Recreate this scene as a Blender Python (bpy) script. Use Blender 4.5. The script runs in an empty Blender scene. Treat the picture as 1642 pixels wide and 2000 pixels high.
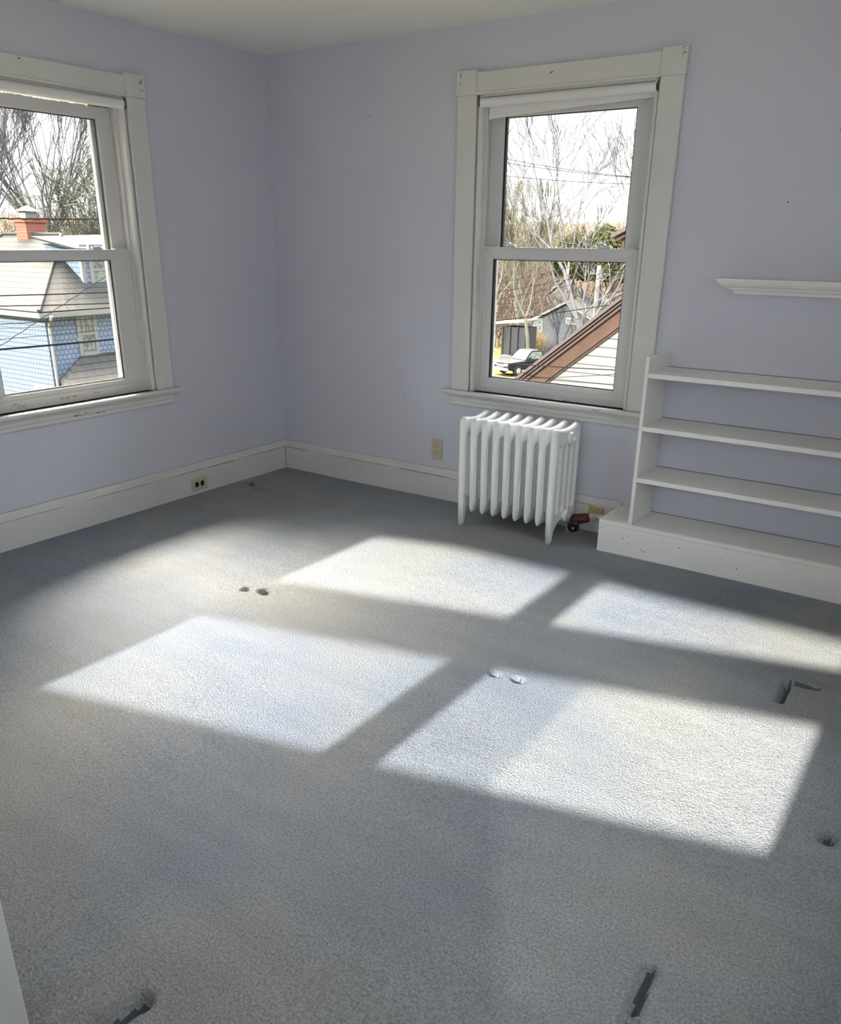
import bpy, bmesh, math, random
from mathutils import Vector, Matrix
R = math.radians
C = bpy.context.scene.collection
SC = bpy.context.scene

# ------------------------------------------------------------------ camera, sky, sun, lights, exposure
CAM = Vector((3.9252, -4.0674, 1.4908)); YAW, PITCH, ROLL = 0.5981, -0.3749, 0.0103
FPX, PPX, PPY = 1587.745, 821.0, 1094.0
cam = bpy.data.cameras.new('camera'); co = bpy.data.objects.new('camera', cam); C.objects.link(co)
fw = Vector((-math.sin(YAW)*math.cos(PITCH), math.cos(YAW)*math.cos(PITCH), math.sin(PITCH)))
rt = Vector((math.cos(YAW), math.sin(YAW), 0)); up = rt.cross(fw)
r2 = math.cos(ROLL)*rt + math.sin(ROLL)*up; u2 = -math.sin(ROLL)*rt + math.cos(ROLL)*up
m = Matrix((r2, u2, -fw)).transposed().to_4x4(); m.translation = CAM; co.matrix_world = m
cam.sensor_fit = 'VERTICAL'; cam.sensor_height = 24; cam.lens = FPX/2000*24
cam.shift_y = (PPY-1000)/2000; cam.clip_start = .02; cam.clip_end = 900
SC.camera = co
SC.view_settings.view_transform = 'Standard'; SC.view_settings.look = 'None'
SC.view_settings.exposure = 1.05; SC.view_settings.gamma = 1; SC.view_settings.use_curve_mapping = False

SUN_T = 0.5
w = bpy.data.worlds.new('sky'); SC.world = w; w.use_nodes = True
nt = w.node_tree; nt.nodes.clear()
out = nt.nodes.new('ShaderNodeOutputWorld'); bg = nt.nodes.new('ShaderNodeBackground')
tc = nt.nodes.new('ShaderNodeTexCoord'); sx = nt.nodes.new('ShaderNodeSeparateXYZ')
mr = nt.nodes.new('ShaderNodeMapRange'); cr = nt.nodes.new('ShaderNodeValToRGB')
mr.inputs[1].default_value = .12; mr.inputs[2].default_value = .6
mr.inputs[3].default_value = 1.0; mr.inputs[4].default_value = 4.2
cr.color_ramp.elements[0].position = .0; cr.color_ramp.elements[0].color = (.96, .975, 1, 1)
cr.color_ramp.elements[1].position = .7; cr.color_ramp.elements[1].color = (.82, .90, 1, 1)
nt.links.new(tc.outputs['Generated'], sx.inputs[0]); nt.links.new(sx.outputs[2], mr.inputs[0])
nt.links.new(sx.outputs[2], cr.inputs[0]); nt.links.new(cr.outputs[0], bg.inputs[0])
nt.links.new(mr.outputs[0], bg.inputs[1])
# added west sky glow, above the window views, to brighten the left carpet
GLOW_DIR = Vector((-.52, .20, .83)).normalized(); GLOW = 68.0
dp = nt.nodes.new('ShaderNodeVectorMath'); dp.operation = 'DOT_PRODUCT'; dp.inputs[1].default_value = GLOW_DIR
gr = nt.nodes.new('ShaderNodeMapRange'); gr.interpolation_type = 'SMOOTHSTEP'; gr.inputs[1].default_value = math.cos(R(32)); gr.inputs[2].default_value = math.cos(R(15)); gr.inputs[3].default_value = 0; gr.inputs[4].default_value = GLOW
b2 = nt.nodes.new('ShaderNodeBackground'); b2.inputs[0].default_value = (1, .87, .70, 1); ad = nt.nodes.new('ShaderNodeAddShader')
nt.links.new(tc.outputs['Generated'], dp.inputs[0]); nt.links.new(dp.outputs['Value'], gr.inputs[0]); nt.links.new(gr.outputs[0], b2.inputs[1])
nt.links.new(bg.outputs[0], ad.inputs[0]); nt.links.new(b2.outputs[0], ad.inputs[1]); nt.links.new(ad.outputs[0], out.inputs[0])

sd = bpy.data.lights.new('sun', 'SUN'); sd.energy = 8.6; sd.angle = R(.9); sd.color = (1, .95, .87)
so = bpy.data.objects.new('sun', sd); C.objects.link(so)
so.rotation_euler = Vector((0, 1, -SUN_T)).to_track_quat('-Z', 'Y').to_euler()

def wy(x): return -4.9 + .26*(x-1.4)          # inner face of the slanted front wall
ANG = math.atan(.26)
def fill_light(name, x0, x1, z0, z1, power, col=(1, 1, 1), tilt=0):  # fill lamp added in a front window opening to brighten walls and ceiling
    d = bpy.data.lights.new(name, 'AREA'); d.shape = 'RECTANGLE'; d.size = (x1-x0)/math.cos(ANG); d.size_y = z1-z0
    d.energy = power; d.color = col
    o = bpy.data.objects.new(name, d); C.objects.link(o)
    xm = (x0+x1)/2; o.location = (xm, wy(xm)-.02, (z0+z1)/2)
    n = Vector((-math.sin(ANG), math.cos(ANG), tilt)); o.rotation_euler = n.to_track_quat('-Z', 'Y').to_euler()
fill_light('fill_light_window_3', 1.4, 2.47, 1.05, 2.05, 3.0, (1, .99, .98), .35)
fill_light('fill_light_window_4', 2.65, 3.72, 1.05, 2.05, 3.0, (1, .99, .98), .35)
d = bpy.data.lights.new('fill_light_window_5', 'AREA'); d.shape = 'RECTANGLE'; d.size = 1.0; d.size_y = 1.2; d.energy = 4.5; d.color = (.95, .975, 1)  # added fill lamp at the unseen right wall opening
o = bpy.data.objects.new('fill_light_window_5', d); C.objects.link(o); o.location = (4.63, -2.3, 1.45)
o.rotation_euler = Vector((-1, .1, .4)).to_track_quat('-Z', 'Y').to_euler()

# ------------------------------------------------------------------ materials
def mat(name, col, rough=.6, spec=.4, metal=0, noise=None, bump=None, emit=None):
    """noise=(scale, colour2, lo, hi[, detail]); bump=(scale, strength, distance)"""
    M = bpy.data.materials.new(name); M.use_nodes = True; n = M.node_tree; b = n.nodes['Principled BSDF']
    b.inputs['Base Color'].default_value = (*col, 1); b.inputs['Roughness'].default_value = rough
    b.inputs['Specular IOR Level'].default_value = spec; b.inputs['Metallic'].default_value = metal
    tcn = n.nodes.new('ShaderNodeTexCoord')
    if noise:
        t = n.nodes.new('ShaderNodeTexNoise'); t.inputs['Scale'].default_value = noise[0]; t.inputs['Detail'].default_value = noise[4] if len(noise) > 4 else 4
        rp = n.nodes.new('ShaderNodeValToRGB'); rp.color_ramp.elements[0].position = noise[2]; rp.color_ramp.elements[1].position = noise[3]
        rp.color_ramp.elements[0].color = (*col, 1); rp.color_ramp.elements[1].color = (*noise[1], 1)
        n.links.new(tcn.outputs['Object'], t.inputs['Vector']); n.links.new(t.outputs[0], rp.inputs[0]); n.links.new(rp.outputs[0], b.inputs['Base Color'])
    if bump:
        t = n.nodes.new('ShaderNodeTexNoise'); t.inputs['Scale'].default_value = bump[0]; t.inputs['Detail'].default_value = 3
        bp = n.nodes.new('ShaderNodeBump'); bp.inputs['Strength'].default_value = bump[1]; bp.inputs['Distance'].default_value = bump[2]
        n.links.new(tcn.outputs['Object'], t.inputs['Vector']); n.links.new(t.outputs[0], bp.inputs['Height']); n.links.new(bp.outputs[0], b.inputs['Normal'])
    return M

M_WALL = mat('lavender_wall_paint', (.60, .605, .685), .75, .2, noise=(1.3, (.62, .623, .70), .35, .65), bump=(40, .12, .004))
M_CEIL = mat('ceiling_paint', (.84, .83, .79), .85, .1)
M_TRIM = mat('aged_white_trim_paint', (.68, .675, .655), .38, .4, noise=(3, (.64, .635, .61), .45, .75), bump=(14, .08, .004))
M_VINYL = mat('white_vinyl', (.66, .655, .645), .4, .4)
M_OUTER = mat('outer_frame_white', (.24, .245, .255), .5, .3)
M_GASKET = mat('dark_gasket', (.03, .03, .032), .6, .2)
M_CHIP = mat('chipped_paint_dark', (.035, .03, .026), .8, .1)
M_SHADE = mat('roller_fabric_white', (.80, .79, .78), .7, .1)
M_BRACKET = mat('dark_bracket_metal', (.06, .05, .045), .5, .4)
M_RAD = mat('radiator_white_paint', (.86, .865, .85), .32, .5, bump=(60, .06, .002))
M_SHELF = mat('shelf_white_paint', (.84, .83, .79), .42, .35, noise=(2.5, (.80, .785, .745), .45, .7), bump=(20, .06, .003))
M_ALMOND = mat('almond_plastic', (.55, .49, .36), .4, .4)
M_TAN = mat('tan_plastic', (.50, .34, .15), .5, .4)
M_BLACK = mat('black_plastic', (.012, .012, .012), .35, .4)
M_RED = mat('red_brown_valve', (.075, .018, .012), .5, .3)
M_METAL = mat('painted_steel', (.5, .49, .46), .35, .5, metal=.5)
M_BRIGHT = mat('bright_screw', (.8, .8, .78), .3, .5, metal=.3)

def carpet_material():
    M = bpy.data.materials.new('blue_grey_carpet'); M.use_nodes = True; n = M.node_tree; b = n.nodes['Principled BSDF']; L = n.links.new
    b.inputs['Roughness'].default_value = .95; b.inputs['Specular IOR Level'].default_value = .08
    tcn = n.nodes.new('ShaderNodeTexCoord')
    def noise(scale, detail=3, vec=None, rough=.5):
        t = n.nodes.new('ShaderNodeTexNoise'); t.inputs['Scale'].default_value = scale; t.inputs['Detail'].default_value = detail
        t.inputs['Roughness'].default_value = rough; L(vec or tcn.outputs['Object'], t.inputs['Vector']); return t.outputs[0]
    def ramp(src, p0, c0, p1, c1):
        r = n.nodes.new('ShaderNodeValToRGB'); r.color_ramp.elements[0].position = p0; r.color_ramp.elements[1].position = p1
        r.color_ramp.elements[0].color = (*c0, 1); r.color_ramp.elements[1].color = (*c1, 1); L(src, r.inputs[0]); return r.outputs[0]
    def mix(f, a, c, mode='MIX'):
        x = n.nodes.new('ShaderNodeMix'); x.data_type = 'RGBA'; x.blend_type = mode
        if isinstance(f, float): x.inputs[0].default_value = f
        else: L(f, x.inputs[0])
        L(a, x.inputs[6]); L(c, x.inputs[7]) if not isinstance(c, tuple) else setattr(x.inputs[7], 'default_value', (*c, 1)); return x.outputs[2]
    base = ramp(noise(1.1, 4), .35, (.24, .27, .335), .65, (.28, .303, .35))
    # worn, faded, faintly yellowed zones of pile
    wear = ramp(noise(.75, 3), .42, (0, 0, 0), .62, (1, 1, 1))
    base = mix(wear, base, (.335, .34, .34))
    blot = ramp(noise(3.2, 3), .62, (0, 0, 0), .78, (.35, .35, .35))
    base = mix(blot, base, (.37, .355, .31))
    mp = n.nodes.new('ShaderNodeMapping'); mp.inputs['Rotation'].default_value = (0, 0, R(32)); mp.inputs['Scale'].default_value = (1.2, 7, 1)
    L(tcn.outputs['Object'], mp.inputs[0])
    streak = ramp(noise(1.6, 4, mp.outputs[0]), .35, (.95, .95, .95), .65, (1.03, 1.03, 1.03))
    base = mix(1.0, base, streak, 'MULTIPLY')
    # nap: a lay of pile brushed the other way along a faint diagonal line
    dot = n.nodes.new('ShaderNodeVectorMath'); dot.operation = 'DOT_PRODUCT'; dot.inputs[1].default_value = (.862, .507, 0); L(tcn.outputs['Object'], dot.inputs[0])
    ms = n.nodes.new('ShaderNodeMapRange'); ms.inputs[1].default_value = 1.434-.8; ms.inputs[2].default_value = 1.434+.7; L(dot.outputs['Value'], ms.inputs[0])
    nr = n.nodes.new('ShaderNodeValToRGB'); L(ms.outputs[0], nr.inputs[0]); e = nr.color_ramp.elements
    e[0].position = 0; e[0].color = (1, 1, 1, 1); e[1].position = 1; e[1].color = (.96, .96, .96, 1)
    for p_, c_ in ((.50, (.93, .93, .94, 1)), (.54, (1.14, 1.13, 1.11, 1))): q = e.new(p_); q.color = c_
    sy = n.nodes.new('ShaderNodeSeparateXYZ'); L(tcn.outputs['Object'], sy.inputs[0]); my = n.nodes.new('ShaderNodeMapRange')
    my.inputs[1].default_value = -2.0; my.inputs[2].default_value = -2.5; L(sy.outputs[1], my.inputs[0])
    base = mix(my.outputs[0], base, mix(1.0, base, nr.outputs[0], 'MULTIPLY'))
    tuft = ramp(noise(150, 2, None, .7), .33, (.70, .70, .70), .62, (1.14, 1.14, 1.14))
    base = mix(1.0, base, tuft, 'MULTIPLY')
    L(base, b.inputs['Base Color'])
    bp = n.nodes.new('ShaderNodeBump'); bp.inputs['Strength'].default_value = 1.0; bp.inputs['Distance'].default_value = .008
    L(noise(170, 2, None, .6), bp.inputs['Height'])
    bp2 = n.nodes.new('ShaderNodeBump'); bp2.inputs['Strength'].default_value = .35; bp2.inputs['Distance'].default_value = .02
    L(noise(9, 4), bp2.inputs['Height']); L(bp2.outputs[0], bp.inputs['Normal']); L(bp.outputs[0], b.inputs['Normal'])
    return M
M_CARPET = carpet_material()

def glass_material():
    M = bpy.data.materials.new('window_glass'); M.use_nodes = True; n = M.node_tree; n.nodes.clear()
    o = n.nodes.new('ShaderNodeOutputMaterial'); mx = n.nodes.new('ShaderNodeMixShader'); t = n.nodes.new('ShaderNodeBsdfTransparent')
    g = n.nodes.new('ShaderNodeBsdfGlossy'); g.inputs['Roughness'].default_value = .02; f = n.nodes.new('ShaderNodeFresnel'); f.inputs[0].default_value = 1.2
    t.inputs[0].default_value = (.97, .98, .97, 1)
    n.links.new(f.outputs[0], mx.inputs[0]); n.links.new(t.outputs[0], mx.inputs[1]); n.links.new(g.outputs[0], mx.inputs[2]); n.links.new(mx.outputs[0], o.inputs[0])
    return M
M_GLASS = glass_material()
M_SUN_DIM = bpy.data.materials.new('sun_dim_sheet'); M_SUN_DIM.use_nodes = True; _n = M_SUN_DIM.node_tree
_t = _n.nodes.new('ShaderNodeBsdfTransparent'); _t.inputs[0].default_value = (.80, .83, .88, 1); _n.links.new(_t.outputs[0], _n.nodes['Material Output'].inputs[0])  # tinted see-through sheet, added to dim parts of the sun patches
M_CRUSH_SHADE = mat('crushed_shaded_pile', (.10, .112, .135), .95, .05, bump=(170, .6, .005))  # crushed pile in dents, its colour darkened further to stand for their shade

def course_material(name, col, course, col2=None, brick=None, mortar=None, rough=.8, axis='xz', msize=.012):
    """shingles / clapboards / bricks: brick texture in object space; axis picks the wall plane"""
    M = bpy.data.materials.new(name); M.use_nodes = True; n = M.node_tree; b = n.nodes['Principled BSDF']; L = n.links.new
    b.inputs['Roughness'].default_value = rough; b.inputs['Specular IOR Level'].default_value = .15
    tcn = n.nodes.new('ShaderNodeTexCoord'); s = n.nodes.new('ShaderNodeSeparateXYZ'); c = n.nodes.new('ShaderNodeCombineXYZ')
    L(tcn.outputs['Object'], s.inputs[0])
    ia = {'x': 0, 'y': 1, 'z': 2}
    if axis == 'hz':                 # any upright wall: x + y runs along it
        ad = n.nodes.new('ShaderNodeMath'); L(s.outputs[0], ad.inputs[0]); L(s.outputs[1], ad.inputs[1]); L(ad.outputs[0], c.inputs[0]); L(s.outputs[2], c.inputs[1])
    else:
        L(s.outputs[ia[axis[0]]], c.inputs[0]); L(s.outputs[ia[axis[1]]], c.inputs[1])
    t = n.nodes.new('ShaderNodeTexBrick'); t.inputs['Scale'].default_value = 1; t.inputs['Row Height'].default_value = course
    t.inputs['Brick Width'].default_value = brick or 400; t.inputs['Mortar Size'].default_value = msize; t.inputs['Mortar Smooth'].default_value = .3
    t.inputs['Color1'].default_value = (*col, 1); t.inputs['Color2'].default_value = (*(col2 or col), 1); t.inputs['Mortar'].default_value = (*(mortar or tuple(x*.45 for x in col)), 1)
    L(c.outputs[0], t.inputs['Vector']); L(t.outputs[0], b.inputs['Base Color'])
    return M
M_BLUE = course_material('blue_shingle_siding', (.11, .138, .185), .16, (.12, .15, .20), .17, (.05, .06, .085), axis='hz', msize=.016)
M_ROOF_G = course_material('pale_grey_roof_shingles', (.030, .0295, .0285), .16, (.025, .025, .0245), .35, (.009, .009, .0095), axis='yz', msize=.014)
M_ROOF_GX = course_material('pale_grey_roof_shingles_side', (.030, .0295, .0285), .16, (.025, .025, .0245), .35, (.009, .009, .0095), axis='xz', msize=.014)
M_CLAP = course_material('cream_clapboard', (.15, .149, .142), .115, None, None, (.05, .049, .045), axis='xz', msize=.008)
M_GREYSH = course_material('grey_shingle_siding', (.06, .063, .07), .22, (.07, .073, .08), .3, (.04, .042, .048), axis='hz', msize=.03)
M_BRICK = course_material('red_chimney_brick', (.17, .05, .028), .11, (.2, .065, .04), .26, (.14, .1, .085), axis='hz', msize=.014)
M_WHITE = mat('exterior_white_trim', (.14, .14, .14), .6, .2)
M_BROWN = mat('brown_painted_rake', (.062, .036, .026), .6, .1, noise=(5, (.052, .031, .024), .4, .6))
M_DKEDGE = mat('dark_roof_edge', (.06, .045, .045), .7, .2)
M_DARKWIN = mat('dark_window_pane', (.05, .055, .06), .15, .5, noise=(6, (.13, .15, .12), .4, .65))
M_BARK = mat('bare_grey_bark', (.085, .08, .085), .9, .05)
M_BARK2 = mat('pale_olive_bark', (.075, .072, .056), .9, .05)
M_TWIG = mat('olive_tangled_twigs', (.072, .072, .055), .9, .05)
M_BROWNTWIG = mat('brown_brush_twigs', (.062, .048, .038), .9, .05)
M_EVER = mat('evergreen_foliage', (.03, .034, .016), .9, .0, noise=(2, (.05, .05, .025), .35, .65))
M_GROUND = mat('winter_lawn', (.07, .058, .032), .95, .0, noise=(.12, (.055, .062, .018), .45, .6))
M_WOODS = mat('brown_winter_woods', (.05, .04, .031), .95, .0, noise=(.35, (.075, .062, .05), .35, .65, 8))
M_ROAD = mat('asphalt_street', (.13, .13, .13), .9, .1)
M_TANROOF = mat('tan_roof', (.09, .055, .03), .85, .1)
M_GREYROOF = mat('grey_roof', (.035, .035, .033), .85, .1)
M_CREAMW = mat('cream_far_siding', (.12, .12, .11), .8, .1)
M_POLE = mat('weathered_pole', (.11, .108, .1), .85, .1)
M_WIRE = mat('cable_sheath', (.010, .010, .011), .9, .0)
M_TRUCK = mat('black_truck_paint', (.006, .007, .010), .5, .15)
M_CHROME = mat('chrome', (.3, .3, .3), .4, .5, metal=.6)
M_TIRE = mat('tyre_rubber', (.02, .02, .02), .85, .1)
M_SCREEN = mat('truck_windshield', (.07, .08, .095), .3, .3)
M_FENCE = mat('black_fence', (.03, .03, .032), .7, .2)

# ------------------------------------------------------------------ helpers
def prop(o, label=None, cat=None, group=None, kind=None):
    if label: o['label'] = label
    if cat: o['category'] = cat
    if group: o['group'] = group
    if kind: o['kind'] = kind
    return o
def empty(name, loc=(0, 0, 0), rz=0, **k):
    o = bpy.data.objects.new(name, None); C.objects.link(o); o.location = loc; o.rotation_euler = (0, 0, rz); o.empty_display_size = .1
    return prop(o, **k)
def link(name, me, m, parent=None, bevel=0, seg=2, smooth=False):
    o = bpy.data.objects.new(name, me); C.objects.link(o)
    for mm in (m if isinstance(m, (list, tuple)) else [m]): me.materials.append(mm)
    if parent: o.parent = parent
    if bevel:
        b = o.modifiers.new('bevel', 'BEVEL'); b.width = bevel; b.segments = seg; b.limit_method = 'ANGLE'; b.angle_limit = R(35); b.use_clamp_overlap = True
    if smooth:
        for p in me.polygons: p.use_smooth = True
    return o
class MB:
    def __init__(s): s.v = []; s.f = []; s.m = []
    def add(s, vs, fs, mi=0):
        k = len(s.v); s.v += [tuple(v) for v in vs]; s.f += [tuple(i+k for i in f) for f in fs]; s.m += [mi]*len(fs); return s
    def box(s, x0, x1, y0, y1, z0, z1, mi=0):
        if x0 > x1: x0, x1 = x1, x0
        if y0 > y1: y0, y1 = y1, y0
        return s.add([(x0,y0,z0),(x1,y0,z0),(x1,y1,z0),(x0,y1,z0),(x0,y0,z1),(x1,y0,z1),(x1,y1,z1),(x0,y1,z1)],
                     [(0,3,2,1),(4,5,6,7),(0,1,5,4),(1,2,6,5),(2,3,7,6),(3,0,4,7)], mi)
    def poly(s, pts, mi=0): return s.add(pts, [tuple(range(len(pts)))], mi)
    def extrude(s, pts, vec, mi=0):
        """closed solid: polygon pts swept by vec"""
        n = len(pts); vec = Vector(vec); a = [Vector(p) for p in pts]; b = [p+vec for p in a]
        return s.add(a+b, [tuple(range(n))[::-1], tuple(range(n, 2*n))] + [(i, (i+1) % n, n+(i+1) % n, n+i) for i in range(n)], mi)
    def loft(s, A, B, mi=0):
        n = len(A)
        return s.add(list(A)+list(B), [tuple(range(n))[::-1], tuple(range(n, 2*n))] + [(i, (i+1) % n, n+(i+1) % n, n+i) for i in range(n)], mi)
    def tube(s, path, rad, n=8, mi=0, cap=True):
        path = [Vector(p) for p in path]; rad = rad if isinstance(rad, (list, tuple)) else [rad]*len(path)
        k = len(s.v); prev = None
        for i, p in enumerate(path):
            t = (path[min(i+1, len(path)-1)]-path[max(i-1, 0)]).normalized()
            if prev is None:
                a = t.orthogonal().normalized()
            else:
                a = (prev-t*prev.dot(t)); a = a.normalized() if a.length > 1e-6 else t.orthogonal().normalized()
            prev = a; b = t.cross(a)
            for j in range(n):
                th = 2*math.pi*j/n; s.v.append(tuple(p+(a*math.cos(th)+b*math.sin(th))*rad[i]))
        for i in range(len(path)-1):
            for j in range(n):
                s.f.append((k+i*n+j, k+i*n+(j+1) % n, k+(i+1)*n+(j+1) % n, k+(i+1)*n+j)); s.m.append(mi)
        if cap:
            s.f.append(tuple(k+j for j in range(n))[::-1]); s.m.append(mi)
            e = k+(len(path)-1)*n; s.f.append(tuple(e+j for j in range(n))); s.m.append(mi)
        return s
    def build(s, name, m, parent=None, bevel=0, seg=2, smooth=False, fix=True):
        me = bpy.data.meshes.new(name); me.from_pydata(s.v, [], s.f); me.update()
        for p, mi in zip(me.polygons, s.m): p.material_index = mi
        if fix:
            bm = bmesh.new(); bm.from_mesh(me); bmesh.ops.recalc_face_normals(bm, faces=bm.faces); bm.to_mesh(me); bm.free()
        return link(name, me, m, parent, bevel, seg, smooth)
def bx(name, m, parent, *a, bevel=.002, **k): return MB().box(*a).build(name, m, parent, bevel=bevel, **k)
def copy_tree(o, parent=None):
    c = o.copy(); C.objects.link(c); c.parent = parent
    for ch in list(o.children): copy_tree(ch, c)
    return c

# ------------------------------------------------------------------ room shell
H = 2.5; XR = 4.65
WB = dict(a=1.4825, b=2.4395, z0=.684, z1=2.184)       # back window opening
WL = dict(a=-2.055, b=-1.035, z0=.674, z1=2.158)       # left window opening (along y)
T = .15
def wall_with_hole(name, u0, u1, a, b, z0, z1, zt, rz, m):
    g = MB(); us = [u0, a, b, u1]; zs = [0, z0, z1, zt]
    for i in range(3):
        for j in range(3):
            if (i, j) == (1, 1): continue
            g.add([(us[i],0,zs[j]),(us[i+1],0,zs[j]),(us[i+1],0,zs[j+1]),(us[i],0,zs[j+1])], [(0,1,2,3)])
            g.add([(us[i],T,zs[j]),(us[i+1],T,zs[j]),(us[i+1],T,zs[j+1]),(us[i],T,zs[j+1])], [(3,2,1,0)])
    for (p, q) in (((a,z0),(b,z0)),((b,z0),(b,z1)),((b,z1),(a,z1)),((a,z1),(a,z0)),((u0,0),(u0,zt)),((u1,0),(u1,zt)),((u0,zt),(u1,zt)),((u0,0),(u1,0))):
        g.add([(p[0],0,p[1]),(q[0],0,q[1]),(q[0],T,q[1]),(p[0],T,p[1])], [(0,1,2,3)])
    o = g.build(name, m); o.rotation_euler = (0, 0, rz); return prop(o, kind='structure')
wall_with_hole('wall_back', 0, XR, WB['a'], WB['b'], WB['z0'], WB['z1'], H, 0, M_WALL)
wall_with_hole('wall_left', -5.6, 0, WL['a'], WL['b'], WL['z0'], WL['z1'], H, R(90), M_WALL)
# right wall (out of view) with an opening for the added window
g = MB()
for y0, y1, z0, z1 in ((-4.5,-2.8,0,H),(-1.8,0,0,H),(-2.8,-1.8,0,.85),(-2.8,-1.8,2.05,H)): g.box(XR, XR+T, y0, y1, z0, z1)
prop(g.build('wall_right', M_WALL), kind='structure')
# slanted front wall behind the camera with two window openings, sun comes in here
COLS = [(1.40, 2.47), (2.65, 3.72)]; ROWS = [(1.08, 1.455), (1.68, 2.062)]
def fw_box(g, x0, x1, z0, z1, d0, d1, mi=0):
    g.add([(x0,wy(x0)-d0,z0),(x1,wy(x1)-d0,z0),(x1,wy(x1)-d1,z0),(x0,wy(x0)-d1,z0),(x0,wy(x0)-d0,z1),(x1,wy(x1)-d0,z1),(x1,wy(x1)-d1,z1),(x0,wy(x0)-d1,z1)],
          [(0,3,2,1),(4,5,6,7),(0,1,5,4),(1,2,6,5),(2,3,7,6),(3,0,4,7)], mi)
g = MB()
for x0, x1, z0, z1 in ((-.15,1.32,0,H),(2.53,2.59,.98,2.3),(3.80,XR+T,0,H),(1.32,3.80,0,.95),(1.32,3.80,2.3,H)): fw_box(g, x0, x1, z0, z1, 0, .10)
prop(g.build('wall_front', M_WALL), kind='structure')
for k, (x0, x1) in enumerate(COLS):
    wroot = prop(empty('window_%d' % (3+k), (0, 0, 0)), kind='structure')
    g = MB(); a, b = (1.32, 2.53) if k == 0 else (2.59, 3.80)
    for c in ((a,x0,.95,2.3),(x1,b,.95,2.3),(x0,x1,.95,ROWS[0][0]),(x0,x1,ROWS[0][1],ROWS[1][0]),(x0,x1,ROWS[1][1],2.3)): fw_box(g, c[0], c[1], c[2], c[3], .0, .025)
    g.build('sash', M_VINYL, wroot)
    for z0, z1 in ROWS:
        g = MB(); fw_box(g, x0, x1, z0, z1, .010, .013); g.build('glass_pane', M_GLASS, wroot)
    # unseen sheet added behind the lower panes to dim part of the sun
    g = MB(); fw_box(g, x0-.02, x1+.02 if k == 0 else 2.98, ROWS[0][0]-.02, ROWS[0][1]+.02, .030, .031); g.build('sun_dim_sheet', M_SUN_DIM, wroot)
wroot = prop(empty('window_5'), kind='structure')  # unseen window added to let in light from the right
g = MB()
for y0, y1, z0, z1 in ((-2.8,-2.75,.85,2.05),(-1.85,-1.8,.85,2.05),(-2.75,-1.85,.85,.9),(-2.75,-1.85,2.0,2.05),(-2.75,-1.85,1.43,1.48)): g.box(XR+.05, XR+.09, y0, y1, z0, z1)
g.build('sash', M_VINYL, wroot, bevel=.002)
MB().box(XR+.066, XR+.07, -2.75, -1.85, .9, 2.0).build('glass_pane', M_GLASS, wroot)

g = MB(); g.box(-T, XR+T, -5.7, T, H, H+.12); prop(g.build('ceiling', M_CEIL), kind='structure')

# carpet: one solid sheet with furniture dents pressed into it
def floor_mesh():
    import numpy as np
    x0, x1, y0, y1 = -.02, XR+.02, -5.4, .02; st = .009
    nx = int((x1-x0)/st); ny = int((y1-y0)/st)
    X, Y = np.meshgrid(np.linspace(x0, x1, nx+1), np.linspace(y0, y1, ny+1))
    K = np.full(X.shape, 9.0)
    Z = .0025*np.sin(X*3.1+Y*1.7)*np.sin(Y*2.3-X)
    # furniture dents pressed into the pile: (from, to, radius, depth)
    for px, py, qx, qy, r, d in ((.085,-.44,.155,-.475,.020,.020),(.205,-.50,.275,-.525,.016,.018),(.06,-.085,.13,-.10,.016,.018),(1.085,-.085,1.12,-.06,.014,.016),(1.10,-.05,1.16,-.07,.014,.014),
              (1.352,-1.706,1.358,-1.71,.020,.026),(1.435,-1.678,1.46,-1.682,.024,.028),(2.662,-1.722,2.670,-1.726,.018,.034),(2.752,-1.71,2.762,-1.714,.019,.036),
              (3.575,-1.31,3.572,-1.15,.015,.034),(3.572,-1.15,3.665,-1.145,.012,.028),(3.838,-1.98,3.842,-1.985,.022,.034),
              (3.594,-2.675,3.602,-2.79,.015,.026),(3.61,-2.83,3.615,-2.84,.02,.02),(2.725,-3.445,2.745,-3.365,.026,.036)):
        vx, vy = qx-px, qy-py; L2 = vx*vx+vy*vy+1e-9; t = np.clip(((X-px)*vx+(Y-py)*vy)/L2, 0, 1)
        dd = np.hypot(X-px-t*vx, Y-py-t*vy)/r
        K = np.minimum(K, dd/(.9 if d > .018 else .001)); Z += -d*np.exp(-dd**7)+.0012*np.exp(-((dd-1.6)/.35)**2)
    c, s_ = math.cos(.25), math.sin(.25); u = (X-1.11)*c+(Y+.478)*s_; v = -(X-1.11)*s_+(Y+.478)*c
    Z -= .008*(np.maximum(abs(u)/.075, abs(v)/.055) < 1)
    V = np.stack([X, Y, Z], -1).reshape(-1, 3)
    k = (np.arange(ny)[:, None]*(nx+1)+np.arange(nx)[None, :]).reshape(-1); F = np.stack([k, k+1, k+nx+2, k+nx+1], -1)
    me = bpy.data.meshes.new('floor'); me.vertices.add(len(V)); me.vertices.foreach_set('co', V.reshape(-1).astype(np.float32))
    me.loops.add(F.size); me.loops.foreach_set('vertex_index', F.reshape(-1).astype(np.int32)); me.polygons.add(len(F))
    me.polygons.foreach_set('loop_start', (np.arange(len(F))*4).astype(np.int32)); me.update(calc_edges=True); me.validate()
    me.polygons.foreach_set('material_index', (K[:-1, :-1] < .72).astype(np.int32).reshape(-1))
    for p in me.polygons: p.use_smooth = True
    return me
prop(link('floor', floor_mesh(), [M_CARPET, M_CRUSH_SHADE]), kind='structure')
g = MB(); g.box(-T, XR+T, -5.7, T, -.25, -.06); prop(g.build('floor_slab', M_TRIM), kind='structure')

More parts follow.
